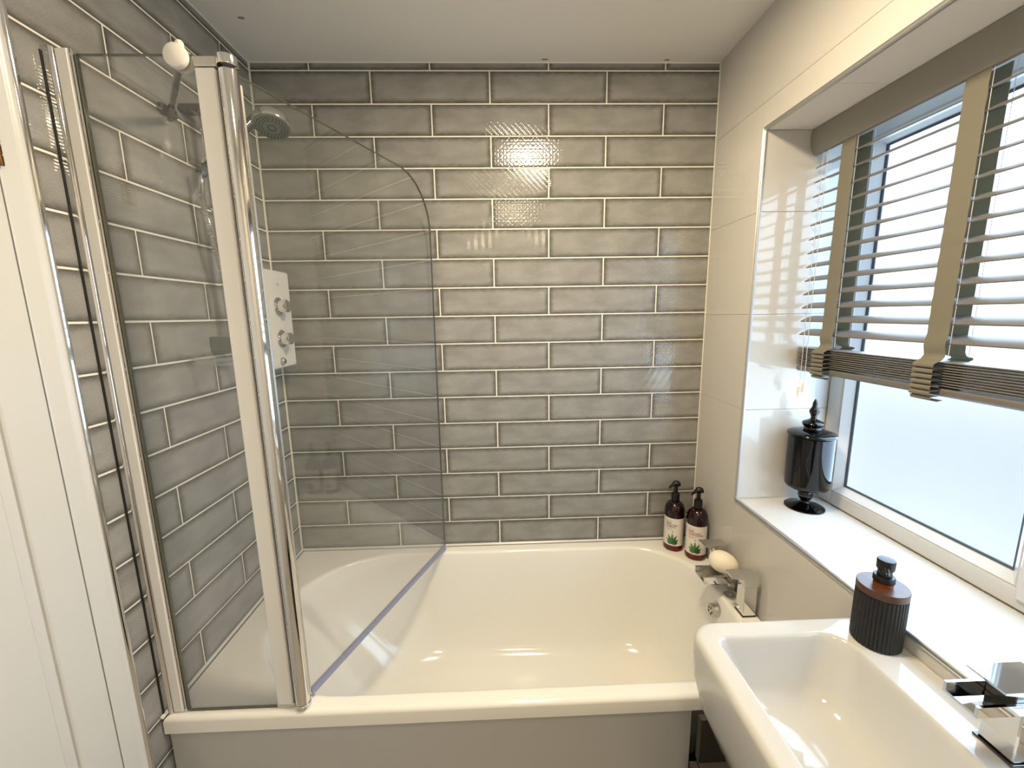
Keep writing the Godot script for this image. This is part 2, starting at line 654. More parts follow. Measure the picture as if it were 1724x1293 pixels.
func window_wall() -> void:
	var g := 0.0005
	var x := WID + 0.002
	var wr := base("wall_right")
	tag(wr, "right wall of large glossy cream-white tiles with a deep window recess", "wall", "", "structure")
	for q in [[-FLOOR - 0.1, RY0 - 0.004, -0.004, FRONT + 0.1], [RY1 + 0.004, CEIL + 0.12, -0.004, FRONT + 0.1], [RY0 - 0.004, RY1 + 0.004, -0.004, RZ0 - 0.004], [RY0 - 0.004, RY1 + 0.004, RZ1 + 0.004, FRONT + 0.1]]:
		put("shell", box2(P(x, q[0], q[2]), P(WID + 0.4, q[1], q[3])), M.grout, wr)
	var rot := Basis(Vector3(0, 0, 1), Vector3(0, 1, 0), Vector3(-1, 0, 0))
	var ys := [-FLOOR, -2.033, -1.732, -1.430, -1.129, -0.827, -0.526, -0.2245, CEIL]
	for i in ys.size() - 1:
		for zz in [[0.0, 0.80], [0.80, 1.40], [1.40, 2.0], [2.0, FRONT]]:
			# keep clear of the recess
			for part in cut_out(zz[0] + g, zz[1] - g, ys[i] + g, ys[i + 1] - g):
				lay(wr, slab(part[1] - part[0], part[3] - part[2], 0.004, 0, 1, 0, 1, 0.0008), M.white_tile, Transform3D(rot, P(WID, part[2], part[0])))
	# tiles lining the recess: far end, near end, sill, head
	var d := FX - WID - 0.001
	for i in ys.size() - 1:
		var a := maxf(ys[i], RY0) + g
		var b := minf(ys[i + 1], RY1) - g
		if b - a > 0.01:
			lay(wr, slab(d, b - a, 0.004, 0, 1, 0, 1, 0.0008), M.white_tile, Transform3D(Basis(), P(WID, a, RZ0)))
			lay(wr, slab(d, b - a, 0.004, 0, 1, 0, 1, 0.0008), M.white_tile, Transform3D(Basis(Vector3(-1, 0, 0), Vector3(0, 1, 0), Vector3(0, 0, -1)), P(WID + d, a, RZ1)))
	for zz in [[RZ0, 0.523], [0.523, 1.125], [1.125, RZ1]]:
		lay(wr, slab(d, zz[1] - zz[0] - 2.0 * g, 0.004, 0, 1, 0, 1, 0.0008), M.white_tile, Transform3D(Basis(Vector3(1, 0, 0), Vector3(0, 0, -1), Vector3(0, 1, 0)), P(WID, RY0, zz[1] - g)))
		lay(wr, slab(d, zz[1] - zz[0] - 2.0 * g, 0.004, 0, 1, 0, 1, 0.0008), M.paint, Transform3D(Basis(Vector3(1, 0, 0), Vector3(0, 0, 1), Vector3(0, -1, 0)), P(WID, RY1, zz[0] + g)))
	# rounded metal trims round the mouth of the recess
	var t := base("trim_3", P(WID, RY0, RZ0))
	tag(t, "brushed metal tile trim framing the mouth of the window recess", "trim", "", "structure")
	var w := 0.008
	var prof := [Vector2(0.004, -0.002)]
	for i in 7:
		var a := PI * 0.5 * i / 6.0
		prof.append(Vector2(-0.0035 * cos(a) + 0.001, w - 0.0035 * (1.0 - sin(a)) - 0.0005) if false else Vector2(0.0025 - 0.0055 * cos(a), (w - 0.004) + 0.004 * sin(a)))
	prof.append(Vector2(0.006, w))
	prof.append(Vector2(0.006, 0.006))
	prof.push_front(Vector2(-0.003, -0.002))
	var X := Vector3(1, 0, 0)
	put("edge", B().prism(prof, P(WID, RY0 - 0.005, RZ0 - w + 0.001), P(WID, RY1 + 0.005, RZ0 - w + 0.001), X, Vector3(0, 0, 1)), M.trim, t)
	put("edge", B().prism(prof, P(WID, RY0 - 0.005, RZ1 + w - 0.001), P(WID, RY1 + 0.005, RZ1 + w - 0.001), X, Vector3(0, 0, -1)), M.trim, t)
	put("edge", B().prism(prof, P(WID, RY0 - w + 0.001, RZ0 - 0.007), P(WID, RY0 - w + 0.001, RZ1 + 0.007), X, Vector3(0, 1, 0)), M.trim, t)
	put("edge", B().prism(prof, P(WID, RY1 + w - 0.001, RZ0 - 0.007), P(WID, RY1 + w - 0.001, RZ1 + 0.007), X, Vector3(0, -1, 0)), M.trim, t)


# the parts of the rectangle z0..z1, y0..y1 that lie outside the recess mouth
func cut_out(z0: float, z1: float, y0: float, y1: float) -> Array:
	var m := 0.007
	var a := RZ0 - m
	var b := RZ1 + m
	var c := RY0 - m
	var d := RY1 + m
	if z1 <= a or z0 >= b or y1 <= c or y0 >= d:
		return [[z0, z1, y0, y1]]
	var out := []
	if z0 < a - 0.003:
		out.append([z0, a, y0, y1])
	if z1 > b + 0.003:
		out.append([b, z1, y0, y1])
	var l := maxf(z0, a)
	var r := minf(z1, b)
	if y0 < c - 0.003:
		out.append([l, r, y0, c])
	if y1 > d + 0.003:
		out.append([l, r, d, y1])
	return out


func door() -> void:
	var d := base("door_1", P(0, -FLOOR, 0.75))
	tag(d, "white painted panelled door in a moulded white frame, closed in the left wall", "door", "", "structure")
	# moulded casing: stepped section carried up, across and down
	var sec := [Vector2(0, -0.02), Vector2(0, 0.003), Vector2(0.0015, 0.005), Vector2(0.005, 0.0065), Vector2(0.009, 0.006), Vector2(0.0125, 0.0038), Vector2(0.015, 0.0026), Vector2(0.020, 0.003), Vector2(0.043, 0.002), Vector2(0.0465, 0.0005), Vector2(0.047, -0.02)]
	put("door_frame", B().prism(sec, P(0, -FLOOR, 0.7485), P(0, -0.235, 0.7485), Vector3(0, 0, 1), Vector3(1, 0, 0)), M.gloss_paint, d)
	put("door_frame", B().prism(sec, P(0, -FLOOR, 1.645), P(0, -0.235, 1.645), Vector3(0, 0, -1), Vector3(1, 0, 0)), M.gloss_paint, d)
	put("door_frame", B().prism(sec, P(0, -0.235, 0.7485), P(0, -0.235, 1.645), Vector3(0, -1, 0), Vector3(1, 0, 0)), M.gloss_paint, d)
	# leaf: stiles, rails and two sunk panels with bevelled edges
	var leaf := B()
	var z0 := 0.7972
	var z1 := 1.594
	var y0 := -FLOOR + 0.006
	var y1 := -0.288
	leaf.box((P(-0.038, y0, z0) + P(-0.006, y1, z1)) / 2.0, Vector3(0.034, y1 - y0, z1 - z0), 0.001)
	for q in [[y0, y1, z0, z0 + 0.07], [y0, y1, z1 - 0.07, z1], [y0, y0 + 0.2, z0 + 0.07, z1 - 0.07], [y1 - 0.1, y1, z0 + 0.07, z1 - 0.07]]:
		leaf.box((P(-0.012, q[0], q[2]) + P(0.0025, q[1], q[3])) / 2.0, Vector3(0.0145, q[1] - q[0], q[3] - q[2]), 0.0025)
	for q in [[y0 + 0.2, y1 - 0.1]]:
		leaf.box((P(-0.012, q[0] + 0.02, z0 + 0.09) + P(0.0015, q[1] - 0.02, z1 - 0.09)) / 2.0, Vector3(0.0135, q[1] - q[0] - 0.04, z1 - z0 - 0.18), 0.004)
	put("door_leaf", leaf, M.gloss_paint, d)
	for y in [-0.52, -1.9]:
		var h := B()
		for i in 5:
			h.lathe([[0.0, -0.0085], [0.0042, -0.008], [0.0048, -0.007], [0.0048, 0.007], [0.0042, 0.008], [0.0, 0.0085]], 12, P(0.007, y + (i - 2) * 0.0172, 0.797))
		h.box(P(0.001, y, 0.806), Vector3(0.008, 0.086, 0.018), 0.001)
		put("hinge", h, M.brass, d)


func window() -> void:
	var w := base("window_1", P(FX, RY0, RZ0))
	tag(w, "white frosted casement window set deep in the right wall", "window", "", "structure")
	var y0 := RY0
	var y1 := RY1
	# outer frame members
	var fr := [[y0, y1, RZ0, RZ0 + 0.052], [y0, y1, RZ1 - 0.052, RZ1], [y0, y0 + 0.045, RZ0 + 0.052, RZ1 - 0.052], [y1 - 0.045, y1, RZ0 + 0.052, RZ1 - 0.052]]
	for q in fr:
		put("frame", box2(P(FX, q[0], q[2]), P(FX + 0.06, q[1], q[3]), 0.004), M.pvc, w)
	put("mullion", box2(P(FX - 0.008, y0 + 0.02, 0.812), P(FX + 0.06, y1 - 0.02, 0.872), 0.008), M.pvc, w)
	for s in [[RZ0 + 0.052, 0.812], [0.872, RZ1 - 0.052]]:
		var a: float = s[0]
		var b: float = s[1]
		var c := y0 + 0.045
		var e := y1 - 0.045
		# sloping glazing bead all round, a shadow gasket, the pane
		var rings := []
		for q in [[0.0, 0.004], [0.004, 0.001], [0.022, 0.020], [0.024, 0.026], [0.0, 0.03]]:
			var i: float = q[0]
			rings.append(PackedVector3Array([P(FX + q[1], c + i, a + i), P(FX + q[1], c + i, b - i), P(FX + q[1], e - i, b - i), P(FX + q[1], e - i, a + i)]))
		put("glazing_bead", B().loft(rings, true, false), M.pvc, w, 20.0)
		var gr := []
		for q in [[0.0235, 0.021], [0.0275, 0.0235], [0.0275, 0.029], [0.0235, 0.029]]:
			var i: float = q[0]
			gr.append(PackedVector3Array([P(FX + q[1], c + i, a + i), P(FX + q[1], c + i, b - i), P(FX + q[1], e - i, b - i), P(FX + q[1], e - i, a + i)]))
		gr.append(gr[0])
		put("gasket", B().loft(gr, true, false), M.gasket, w, 20.0)
		put("pane", box2(P(FX + 0.026, c + 0.02, a + 0.02), P(FX + 0.034, e - 0.02, b - 0.02)), M.frosted, w)


func outside() -> void:
	tag(put("ground", box2(P(WID + 0.4, -FLOOR - 0.25, -12), P(16, -FLOOR - 0.15, 14)), M.concrete), "grey paved ground outside the frosted window", "ground", "", "structure")
	tag(put("wall_neighbour", box2(P(5.2, -FLOOR - 0.2, -6), P(5.6, -0.95, 8)), M.render_wall), "pale rendered garden wall seen blurred through the frosted glass", "wall", "", "structure")


func ceiling_lamp(at: Vector3, energy: float, label: String) -> void:
	var o := base("ceiling_light", at)
	tag(o, label, "ceiling light", "flush ceiling lights")
	put("bezel", B().lathe([[0.118, 0.0], [0.150, 0.0], [0.150, -0.010], [0.144, -0.016], [0.124, -0.018], [0.118, -0.012], [0.118, 0.0]], 48, at), M.white_plastic, o)
	put("diffuser", B().lathe([[0.0, -0.002], [0.117, -0.002], [0.117, -0.010], [0.09, -0.014], [0.0, -0.016]], 48, at), M.lamp, o)
	var l := AreaLight3D.new()
	l.name = "lamp_light"
	l.area_size = Vector2(0.2, 0.2)
	l.light_color = Color(1.0, 0.913, 0.757)
	l.light_energy = energy
	l.shadow_enabled = true
	l.rotation = Vector3(-PI / 2, 0, 0)
	l.position = Vector3(0, -0.022, 0)
	o.add_child(l)


# ------------------------------------------------------------------ bath
const RIM := -1.737


func bath() -> void:
	var o := base("bathtub", P(0.8, -FLOOR, 0.35))
	tag(o, "white acrylic bathtub with wide rounded interior, fitted across the back wall", "bathtub")
	var rings := []
	var rl := Vector2(0.32, 0.29)
	var rr := Vector2(0.24, 0.24)
	for q in [[0.0, -1.778], [0.0, -1.748], [0.0025, -1.7415], [0.008, -1.7375], [0.012, RIM]]:
		var i: float = q[0]
		var c := Vector2(0.003, 0.003)
		rings.append(rrect(0.002 + i, WID - 0.003 - i, 0.002 + i, 0.700 - i, [c, c, c, c], q[1] + FLOOR))
	# inner contour and the walls of the tub
	for q in [[-0.010, -0.010, -0.010, RIM], [-0.004, -0.004, -0.004, RIM - 0.001], [0.0, 0.0, 0.0, RIM - 0.004], [0.003, 0.004, 0.003, RIM - 0.010], [0.008, 0.016, 0.008, RIM - 0.04], [0.018, 0.055, 0.018, RIM - 0.12], [0.032, 0.12, 0.03, RIM - 0.22], [0.05, 0.19, 0.05, RIM - 0.30], [0.068, 0.23, 0.07, RIM - 0.345], [0.09, 0.265, 0.095, RIM - 0.372], [0.12, 0.30, 0.125, RIM - 0.388], [0.16, 0.34, 0.165, RIM - 0.396], [0.21, 0.40, 0.24, RIM - 0.399]]:
		var s: float = q[0]
		var x0: float = 0.092 + q[1]
		var x1: float = 1.522 - q[2]
		var z0: float = 0.052 + s
		var z1: float = 0.656 - s
		var k := clampf(1.0 - maxf(s, 0.0) * 2.2, 0.35, 1.0)
		rings.append(rrect(x0, x1, z0, z1, [rl * k, rr * k, rr * k, rl * k], q[3] + FLOOR))
	var b := B()
	b.loft(rings, true, false, false)
	var last: PackedVector3Array = rings[-1]
	var c := Vector3()
	for p in last:
		c += p
	c /= last.size()
	for j in last.size():
		b.tri(last[j], last[(j + 1) % last.size()], c)
	b.start = 0
	b.flip()
	put("tub", b, M.bath, o, 60.0)
	# overflow fitting on the tap end: a drum with five petal holes facing into the bath
	var ov := put("overflow", B().lathe([[0.0, 0.0], [0.024, 0.0], [0.027, 0.006], [0.021, 0.010], [0.021, 0.026], [0.018, 0.029], [0.0, 0.029]], 28, P(1.520, -1.79, 0.352), Basis(Vector3(0, 0, 1), PI / 2)), M.satin, o)
	for i in 5:
		var a := TAU * i / 5.0 + 0.3
		put("hole", B().lathe([[0.0, 0.0], [0.0046, 0.0], [0.0046, 0.0012], [0.0, 0.0012]], 12, P(1.4915, -1.79 + 0.011 * cos(a), 0.352 + 0.011 * sin(a)), Basis(Vector3(0, 0, 1), PI / 2), 0.7), M.dark_plastic, ov)
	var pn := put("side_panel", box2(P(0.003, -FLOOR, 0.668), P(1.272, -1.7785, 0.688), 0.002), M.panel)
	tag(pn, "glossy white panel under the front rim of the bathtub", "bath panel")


func ring_extrude(poly: PackedVector2Array, o: Vector3, e: Vector3, n: Vector3, th: float) -> MB:
	var b := B()
	var pts := []
	for p in poly:
		pts.append(p)
	return b.prism(pts, o - n * th / 2.0, o + n * th / 2.0, e, Vector3.UP)


func bath_screen() -> void:
	var o := base("bath_screen", P(0.03, RIM, 0.68))
	tag(o, "folding glass bath screen with chrome posts standing on the front rim of the bathtub", "shower screen")
	var y0 := RIM + 0.004
	var yt := -0.335
	# wall channel: polished bar with rounded nose; its side mirrors the tiles
	var ch := [Vector2(0.0, 0.662)]
	for q in [0.0, 0.002, 0.0095, 0.0108]:
		ch.append(Vector2(q, 0.690))
	for i in 9:
		var a := PI * 0.5 * i / 8.0
		ch.append(Vector2(0.011 + 0.007 * sin(a), 0.683 + 0.007 * cos(a)))
	ch.append(Vector2(0.018, 0.662))
	var chan := []
	for q in ch:
		chan.append(Vector2(q.x, q.y))
	var ex := Vector3(1, 0, 0)
	var ez := Vector3(0, 0, 1)
	put("wall_channel", B().prism(chan, P(0.0005, RIM + 0.001, 0), P(0.0005, -0.325, 0), ex, ez), M.chrome, o)
	put("gasket", box2(P(0.0004, RIM + 0.001, 0.6895), P(0.0014, -0.333, 0.6925)), M.rubber, o)
	put("channel_face", box2(P(0.0187, RIM + 0.001, 0.668), P(0.0435, -0.326, 0.686), 0.003), M.white_anod, o)
	put("channel_edge", box2(P(0.0437, RIM + 0.001, 0.670), P(0.0495, -0.327, 0.685), 0.002), M.chrome, o)
	put("glass_gasket", box2(P(0.0508, RIM + 0.003, 0.6755), P(0.0545, -0.336, 0.6840), 0.001), M.edge, o)
	# fixed glass
	var gl := put("fixed_glass", box2(P(0.0548, y0, 0.677), P(0.262, -0.337, 0.683)), M.glass, o)
	put("edge", box2(P(0.0548, -0.3369, 0.677), P(0.262, -0.3355, 0.683)), M.edge, gl)
	put("edge", box2(P(0.0548, y0 - 0.002, 0.677), P(0.262, y0 - 0.0002, 0.683)), M.edge, gl)
	# post between the panes: flat satin bar and round chrome tube, with end caps
	put("post", box2(P(0.262, y0 + 0.004, 0.664), P(0.2985, -0.357, 0.684), 0.0025), M.white_anod, o)
	put("post_seal", box2(P(0.2988, y0 + 0.003, 0.666), P(0.3045, -0.358, 0.676), 0.001), M.rubber, o)
	var tb := B()
	tb.lathe([[0.0, 0.012], [0.0145, 0.012], [0.016, 0.0135], [0.016, 1.3735], [0.0, 1.3735]], 40, P(0.3215, RIM + 0.0, 0.680))
	put("hinge_tube", tb, M.chrome, o, 50.0)
	for q in [[-0.356, -0.339], [RIM + 0.0012, RIM + 0.0118]]:
		var cp := B()
		cp.box((P(0.2615, q[0], 0.663) + P(0.304, q[1], 0.685)) / 2.0, Vector3(0.0425, q[1] - q[0], 0.022), 0.0015)
		put("end_cap", cp, M.satin, o)
		put("end_cap", B().lathe([[0.0, 0.0], [0.0172, 0.0], [0.0178, 0.0012], [0.0178, q[1] - q[0] - 0.0015], [0.0165, q[1] - q[0]], [0.0, q[1] - q[0]]], 36, P(0.3215, q[0], 0.680)), M.chrome, o, 50.0)
	# swinging pane, folded back over the bath
	var a := Vector3(0.326, 0, 0.668)
	var b := Vector3(0.5775, 0, 0.034)
	var e := (b - a).normalized()
	var n := e.cross(Vector3.UP)
	var ln := (b - a).length()
	var top := -0.362
	var poly := PackedVector2Array([Vector2(0.006, RIM + 0.0165), Vector2(ln, RIM + 0.0165)])
	var r := 0.165
	for i in 13:
		var t := PI * 0.5 * i / 12.0
		poly.append(Vector2(ln - r + r * cos(t), top - r + r * sin(t)))
	poly.append(Vector2(0.006, top))
	var at := Vector3(a.x, FLOOR, a.z)
	var pane := put("swing_glass", ring_extrude(poly, at, e, n, 0.006), M.glass, o, 30.0)
	var eb := B()
	for i in poly.size() - 1:
		if i == 0:
			continue
		var p := poly[i]
		var q := poly[i + 1]
		var d := (q - p).normalized()
		var nn := Vector2(d.y, -d.x) * 0.0012
		var c4 := [p + nn * 0.08, q + nn * 0.08, q + nn, p + nn]
		var s4 := PackedVector2Array(c4)
		eb.prism(Array(s4), at - n * 0.003, at + n * 0.003, e, Vector3.UP)
	put("edge", eb, M.edge, pane)
	# drip seal along its foot, with a fin
	var sl := B()
	sl.prism([Vector2(-0.0045, 0.022), Vector2(0.0045, 0.022), Vector2(0.0045, 0.014), Vector2(0.007, 0.008), Vector2(0.0058, 0.0075), Vector2(0.0025, 0.0118), Vector2(-0.0025, 0.0118), Vector2(-0.0045, 0.014)], P(a.x, RIM, a.z) + e * 0.012, P(a.x, RIM, a.z) + e * ln, n, Vector3.UP)
	put("drip_seal", sl, M.seal, o)
	var hs := box2(Vector3.ZERO, Vector3.ONE)
	hs = B().box(P(a.x, (top + RIM) / 2.0, a.z) + e * 0.006, Vector3(0.008, top - RIM - 0.03, 0.008), 0.001, Basis(e, Vector3.UP, e.cross(Vector3.UP)))
	put("hinge_strip", hs, M.satin, o)
	# stay arm from the wall to the head of the fixed glass
	var w0 := P(0.013, -0.307, 0.413)
	var st := B()
	var g0 := P(0.236, -0.338, 0.672)
	var dir := (g0 - w0).normalized()
	st.box((w0 + g0) / 2.0 + Vector3(0, -0.004, 0), Vector3(0.010, 0.014, (g0 - w0).length()), 0.002, Basis(dir.cross(Vector3.UP).normalized(), Vector3.UP, -dir).orthonormalized())
	put("stay_arm", st, M.dark_chrome, o)
	put("wall_plate", B().box(P(0.0068, -0.306, 0.407), Vector3(0.012, 0.020, 0.050), 0.002), M.dark_chrome, o)
	var kn := B()
	kn.lathe([[0.0, 0.0], [0.0205, 0.0], [0.0215, 0.003], [0.020, 0.010], [0.014, 0.014], [0.0, 0.0155]], 32, P(0.236, -0.342, 0.6835), Basis(Vector3(1, 0, 0), PI / 2))
	kn.lathe([[0.0, 0.0], [0.0205, 0.0], [0.0205, 0.008], [0.0, 0.010]], 32, P(0.236, -0.342, 0.6765), Basis(Vector3(1, 0, 0), -PI / 2))
	put("glass_clamp", kn, M.white_plastic, o)
	put("clamp_screw", B().lathe([[0.0, 0.0], [0.007, 0.0], [0.007, 0.010], [0.005, 0.013], [0.0, 0.0135]], 18, P(0.238, -0.3245, 0.678)), M.white_plastic, o)


# ------------------------------------------------------------------ shower
func shower() -> void:
	# riser rail, mostly behind the screen post
	var o := base("riser_rail", P(0.0, -0.9, 0.36))
	tag(o, "chrome shower riser rail on the left wall, half hidden behind the screen post", "shower rail")
	put("rail", B().lathe([[0.0, -0.90], [0.0095, -0.90], [0.0095, -0.26], [0.0, -0.26]], 24, Vector3(0.045, FLOOR, 0.335)), M.chrome, o)
	put("bracket", box2(P(0.0008, -0.283, 0.325), P(0.060, -0.267, 0.363), 0.003), M.dark_chrome, o)
	put("bracket", box2(P(0.0008, -0.905, 0.323), P(0.060, -0.862, 0.363), 0.003), M.grey_plastic, o)
	var hd := B()
	hd.lathe([[0.0, -0.022], [0.017, -0.022], [0.018, -0.018], [0.018, 0.018], [0.017, 0.022], [0.0, 0.022]], 24, P(0.045, -0.41, 0.335))
	hd.box(P(0.0535, -0.408, 0.343), Vector3(0.016, 0.024, 0.016), 0.003)
	put("slider", hd, M.chrome, o)
	# clear soap dish at its foot: shallow tray with a raised lip and a drain opening
	var ds := base("soap_dish", P(0.06, -0.93, 0.40))
	tag(ds, "clear plastic soap dish at the foot of the shower rail, seen through the fixed glass", "soap dish")
	var dr := []
	for q in [[0.0, -0.926, 0.02], [0.004, -0.934, 0.02], [0.012, -0.936, 0.02], [0.014, -0.931, 0.018], [0.006, -0.925, 0.02], [0.003, -0.916, 0.02], [-0.002, -0.914, 0.02], [-0.001, -0.919, 0.02]]:
		dr.append(rr1(0.004 + q[0], 0.108 - q[0], 0.318 + q[0], 0.462 - q[0], q[2], q[1] + FLOOR))
	put("tray", B().loft(dr, true, false, false), M.clear_plastic, ds, 50.0)
	put("rib", box2(P(0.018, -0.9335, 0.33), P(0.095, -0.930, 0.336), 0.001), M.clear_plastic, ds)
	put("rib", box2(P(0.018, -0.9335, 0.44), P(0.095, -0.930, 0.446), 0.001), M.clear_plastic, ds)
	# hand shower
	var hs := base("hand_shower", P(0.19, -0.28, 0.265))
	tag(hs, "chrome round hand shower with grey spray face, hung on the riser rail", "shower head")
	var c := P(0.188, -0.276, 0.268)
	var axis := Vector3(0.10, -0.93, 0.30).normalized()      # the way the spray points
	var hx := (Vector3(0.16, 0.16, -0.11) - axis * Vector3(0.16, 0.16, -0.11).dot(axis)).normalized()
	var hb := Basis(hx, axis, hx.cross(axis))
	put("head", B().lathe([[0.0, -0.024], [0.026, -0.023], [0.0435, -0.015], [0.0495, -0.005], [0.0505, 0.006], [0.0485, 0.0105], [0.0, 0.0105]], 48, c, hb), M.chrome, hs, 45.0)
	var fc := put("spray_face", B().lathe([[0.0, 0.0106], [0.0468, 0.0106], [0.0468, 0.0122], [0.045, 0.0135], [0.0, 0.0145]], 48, c, hb), M.grey_plastic, hs)
	for ringd in [[0.0385, 28], [0.0315, 24], [0.0245, 18]]:
		for i in ringd[1]:
			var t: float = TAU * (i + 0.5 * (int(ringd[1]) % 4)) / ringd[1]
			var q := c + hb * Vector3(ringd[0] * cos(t), 0.0142, ringd[0] * sin(t))
			put("nozzle", B().lathe([[0.0024, -0.0006], [0.0022, 0.0009], [0.0, 0.0013]], 8, q, hb), M.dark_plastic, fc)
	put("spray_ring", B().lathe([[0.0085, 0.0140], [0.0115, 0.0140], [0.0115, 0.0158], [0.0085, 0.0158], [0.0085, 0.0140]], 24, c, hb), M.dark_plastic, fc)
	var h1 := P(0.052, -0.432, 0.372)
	var h0 := c - hx * 0.043 - axis * 0.004
	var hp := curve([h0, h0.lerp(h1, 0.35) - axis * 0.004, h0.lerp(h1, 0.7), h1], 8)
	var rings := []
	for i in hp.size():
		var t := float(i) / (hp.size() - 1)
		var d := (hp[mini(i + 1, hp.size() - 1)] - hp[maxi(i - 1, 0)]).normalized()
		var s := d.cross(axis).normalized()
		var u := s.cross(d)
		var w := lerpf(0.017, 0.0115, sqrt(t))
		var k := PackedVector3Array()
		for j in 20:
			k.append(hp[i] + s * cos(TAU * j / 20.0) * w + u * sin(TAU * j / 20.0) * lerpf(0.012, 0.0115, t))
		rings.append(k)
	put("handle", B().loft(rings), M.dark_chrome, hs)
	var bt := c - hx * 0.054 + axis * 0.008
	put("mode_button", B().lathe([[0.0, 0.0], [0.008, 0.0], [0.008, 0.004], [0.006, 0.0055], [0.0, 0.006]], 18, bt, hb, 0.75), M.satin, hs)
	put("hose_nut", B().lathe([[0.0, -0.014], [0.012, -0.013], [0.0135, 0.0], [0.0135, 0.012], [0.0, 0.013]], 8, h1, Basis(Quaternion(Vector3.UP, (h1 - h0).normalized()))), M.dark_chrome, hs, 20.0)
	var path := curve([h1 + (h1 - h0).normalized() * 0.01, P(0.045, -0.462, 0.377), P(0.043, -0.52, 0.378), P(0.048, -0.60, 0.369), P(0.055, -0.69, 0.352), P(0.068, -0.80, 0.318), P(0.083, -0.93, 0.272), P(0.08, -1.01, 0.248), P(0.066, -1.035, 0.222), P(0.05, -1.015, 0.204), P(0.045, -0.982, 0.199)], 34)
	put("hose", B().tube(path, 0.0058, 9, 0.0011), M.chrome, hs, 25.0)
	# valve
	var vb := base("shower_valve", P(0.0, -0.98, 0.13))
	tag(vb, "white rectangular shower control with two chrome dials on the left wall", "shower valve")
	put("body", B().box(P(0.0405, -0.8195, 0.1335), Vector3(0.079, 0.321, 0.173), 0.004), M.white_plastic, vb)
	for y in [-0.7755, -0.8825]:
		var rz := Basis(Vector3(0, 0, 1), -PI / 2)
		var at := P(0.080, y, 0.134)
		var fl := put("dial_flange", B().lathe([[0.0, 0.0], [0.0295, 0.0], [0.030, 0.003], [0.026, 0.006], [0.0, 0.006]], 36, at, rz), M.chrome, vb)
		var kb := B()
		kb.lathe([[0.0, 0.004], [0.019, 0.004], [0.0205, 0.008], [0.0205, 0.030], [0.019, 0.033], [0.0, 0.0335]], 36, at, rz)
		if y > -0.8:
			kb.box(at + Vector3(0.026, 0.0215, 0.0), Vector3(0.014, 0.006, 0.006), 0.002)
		put("dial", kb, M.chrome, vb)
		fl.name = fl.name
	var bz := Basis(Vector3(0, 0, 1), -PI / 2)
	put("push_button", B().lathe([[0.0, 0.0], [0.0135, 0.0], [0.0135, 0.003], [0.0105, 0.005], [0.0105, 0.009], [0.009, 0.011], [0.0, 0.0112]], 28, P(0.080, -0.957, 0.1465), bz), M.chrome, vb)
	for q in [[-0.7015, 0.1235, 0.014], [-0.7065, 0.1205, 0.010], [-0.9345, 0.1165, 0.005], [-0.94, 0.1165, 0.004]]:
		put("print_mark", box2(P(0.0796, q[0] - 0.0012, q[1] - q[2] / 2.0), P(0.0802, q[0] + 0.0012, q[1] + q[2] / 2.0)), M.grey_plastic, vb)


# ------------------------------------------------------------------ bath taps
func bath_taps() -> void:
	var y := RIM + 0.0006
	for q in [[0.432, "near"], [0.262, "far"]]:
		var z: float = q[0]
		var o := base("bath_tap", P(1.555, y, z))
		tag(o, "square chrome lever tap on the bath end nearest the basin" if q[1] == "near" else "square chrome lever tap on the bath end, half hidden behind the soap beside the bottles", "tap", "pair of lever taps on the bath")
		put("base_plate", box2(P(1.534, y, z - 0.022), P(1.578, y + 0.003, z + 0.022), 0.001), M.dark_chrome, o)
		put("pillar", box2(P(1.5365, y + 0.003, z - 0.0195), P(1.5755, -1.637, z + 0.0195), 0.0012), M.chrome, o)
		# lever: block over the pillar whose front tapers out to a thin tongue
		put("lever", B().prism([Vector2(1.577, -1.636), Vector2(1.577, -1.602), Vector2(1.494, -1.602), Vector2(1.494, -1.606), Vector2(1.530, -1.612), Vector2(1.536, -1.636)], Vector3(0, FLOOR, z - 0.0205), Vector3(0, FLOOR, z + 0.0205), Vector3(1, 0, 0), Vector3.UP), M.chrome, o)
	var s := base("bath_spout", P(1.55, y, 0.33))
	tag(s, "chrome waterfall bath spout with open channel between the two lever taps", "spout")
	put("pillar", box2(P(1.556, y, 0.305), P(1.584, -1.682, 0.331), 0.0015), M.chrome, s)
	# channel: floor, two sides, back
	var sec := [Vector2(0.302, -1.683), Vector2(0.368, -1.683), Vector2(0.368, -1.660), Vector2(0.363, -1.660), Vector2(0.363, -1.678), Vector2(0.307, -1.678), Vector2(0.307, -1.660), Vector2(0.302, -1.660)]
	put("channel", B().prism(sec, Vector3(1.456, FLOOR, 0), Vector3(1.582, FLOOR, 0), Vector3(0, 0, 1), Vector3.UP), M.chrome, s)
	put("underside", box2(P(1.482, -1.693, 0.318), P(1.512, -1.6835, 0.362), 0.003), M.dark_chrome, s)
	# round cover on the rim beside it
	var d := put("waste_control", B().lathe([[0.0, 0.0], [0.019, 0.0], [0.020, 0.002], [0.0195, 0.005], [0.016, 0.0065], [0.004, 0.007], [0.003, 0.009], [0.0, 0.0095]], 32, P(1.549, y, 0.358)), M.satin)
	tag(d, "small round chrome cover on the bath rim beside the nearer lever tap", "waste control")
	# egg of soap lying on the spout channel
	var g := B()
	var pr := []
	for i in 21:
		var t := PI * i / 20.0
		pr.append([0.0345 * sin(t) * (1.0 + 0.08 * cos(t)), -0.045 * cos(t)])
	g.lathe(pr, 36, P(1.533, -1.6285, 0.335), Basis(Vector3(0.93, -0.25, 0.28).normalized().cross(Vector3.UP).normalized(), 0.0) * Basis(Quaternion(Vector3.UP, Vector3(0.86, -0.22, 0.45).normalized())), 1.0)
	var e := put("soap", g, M.soap, null, 60.0)
	tag(e, "smooth oval bar of cream soap resting on the chrome bath spout", "soap")


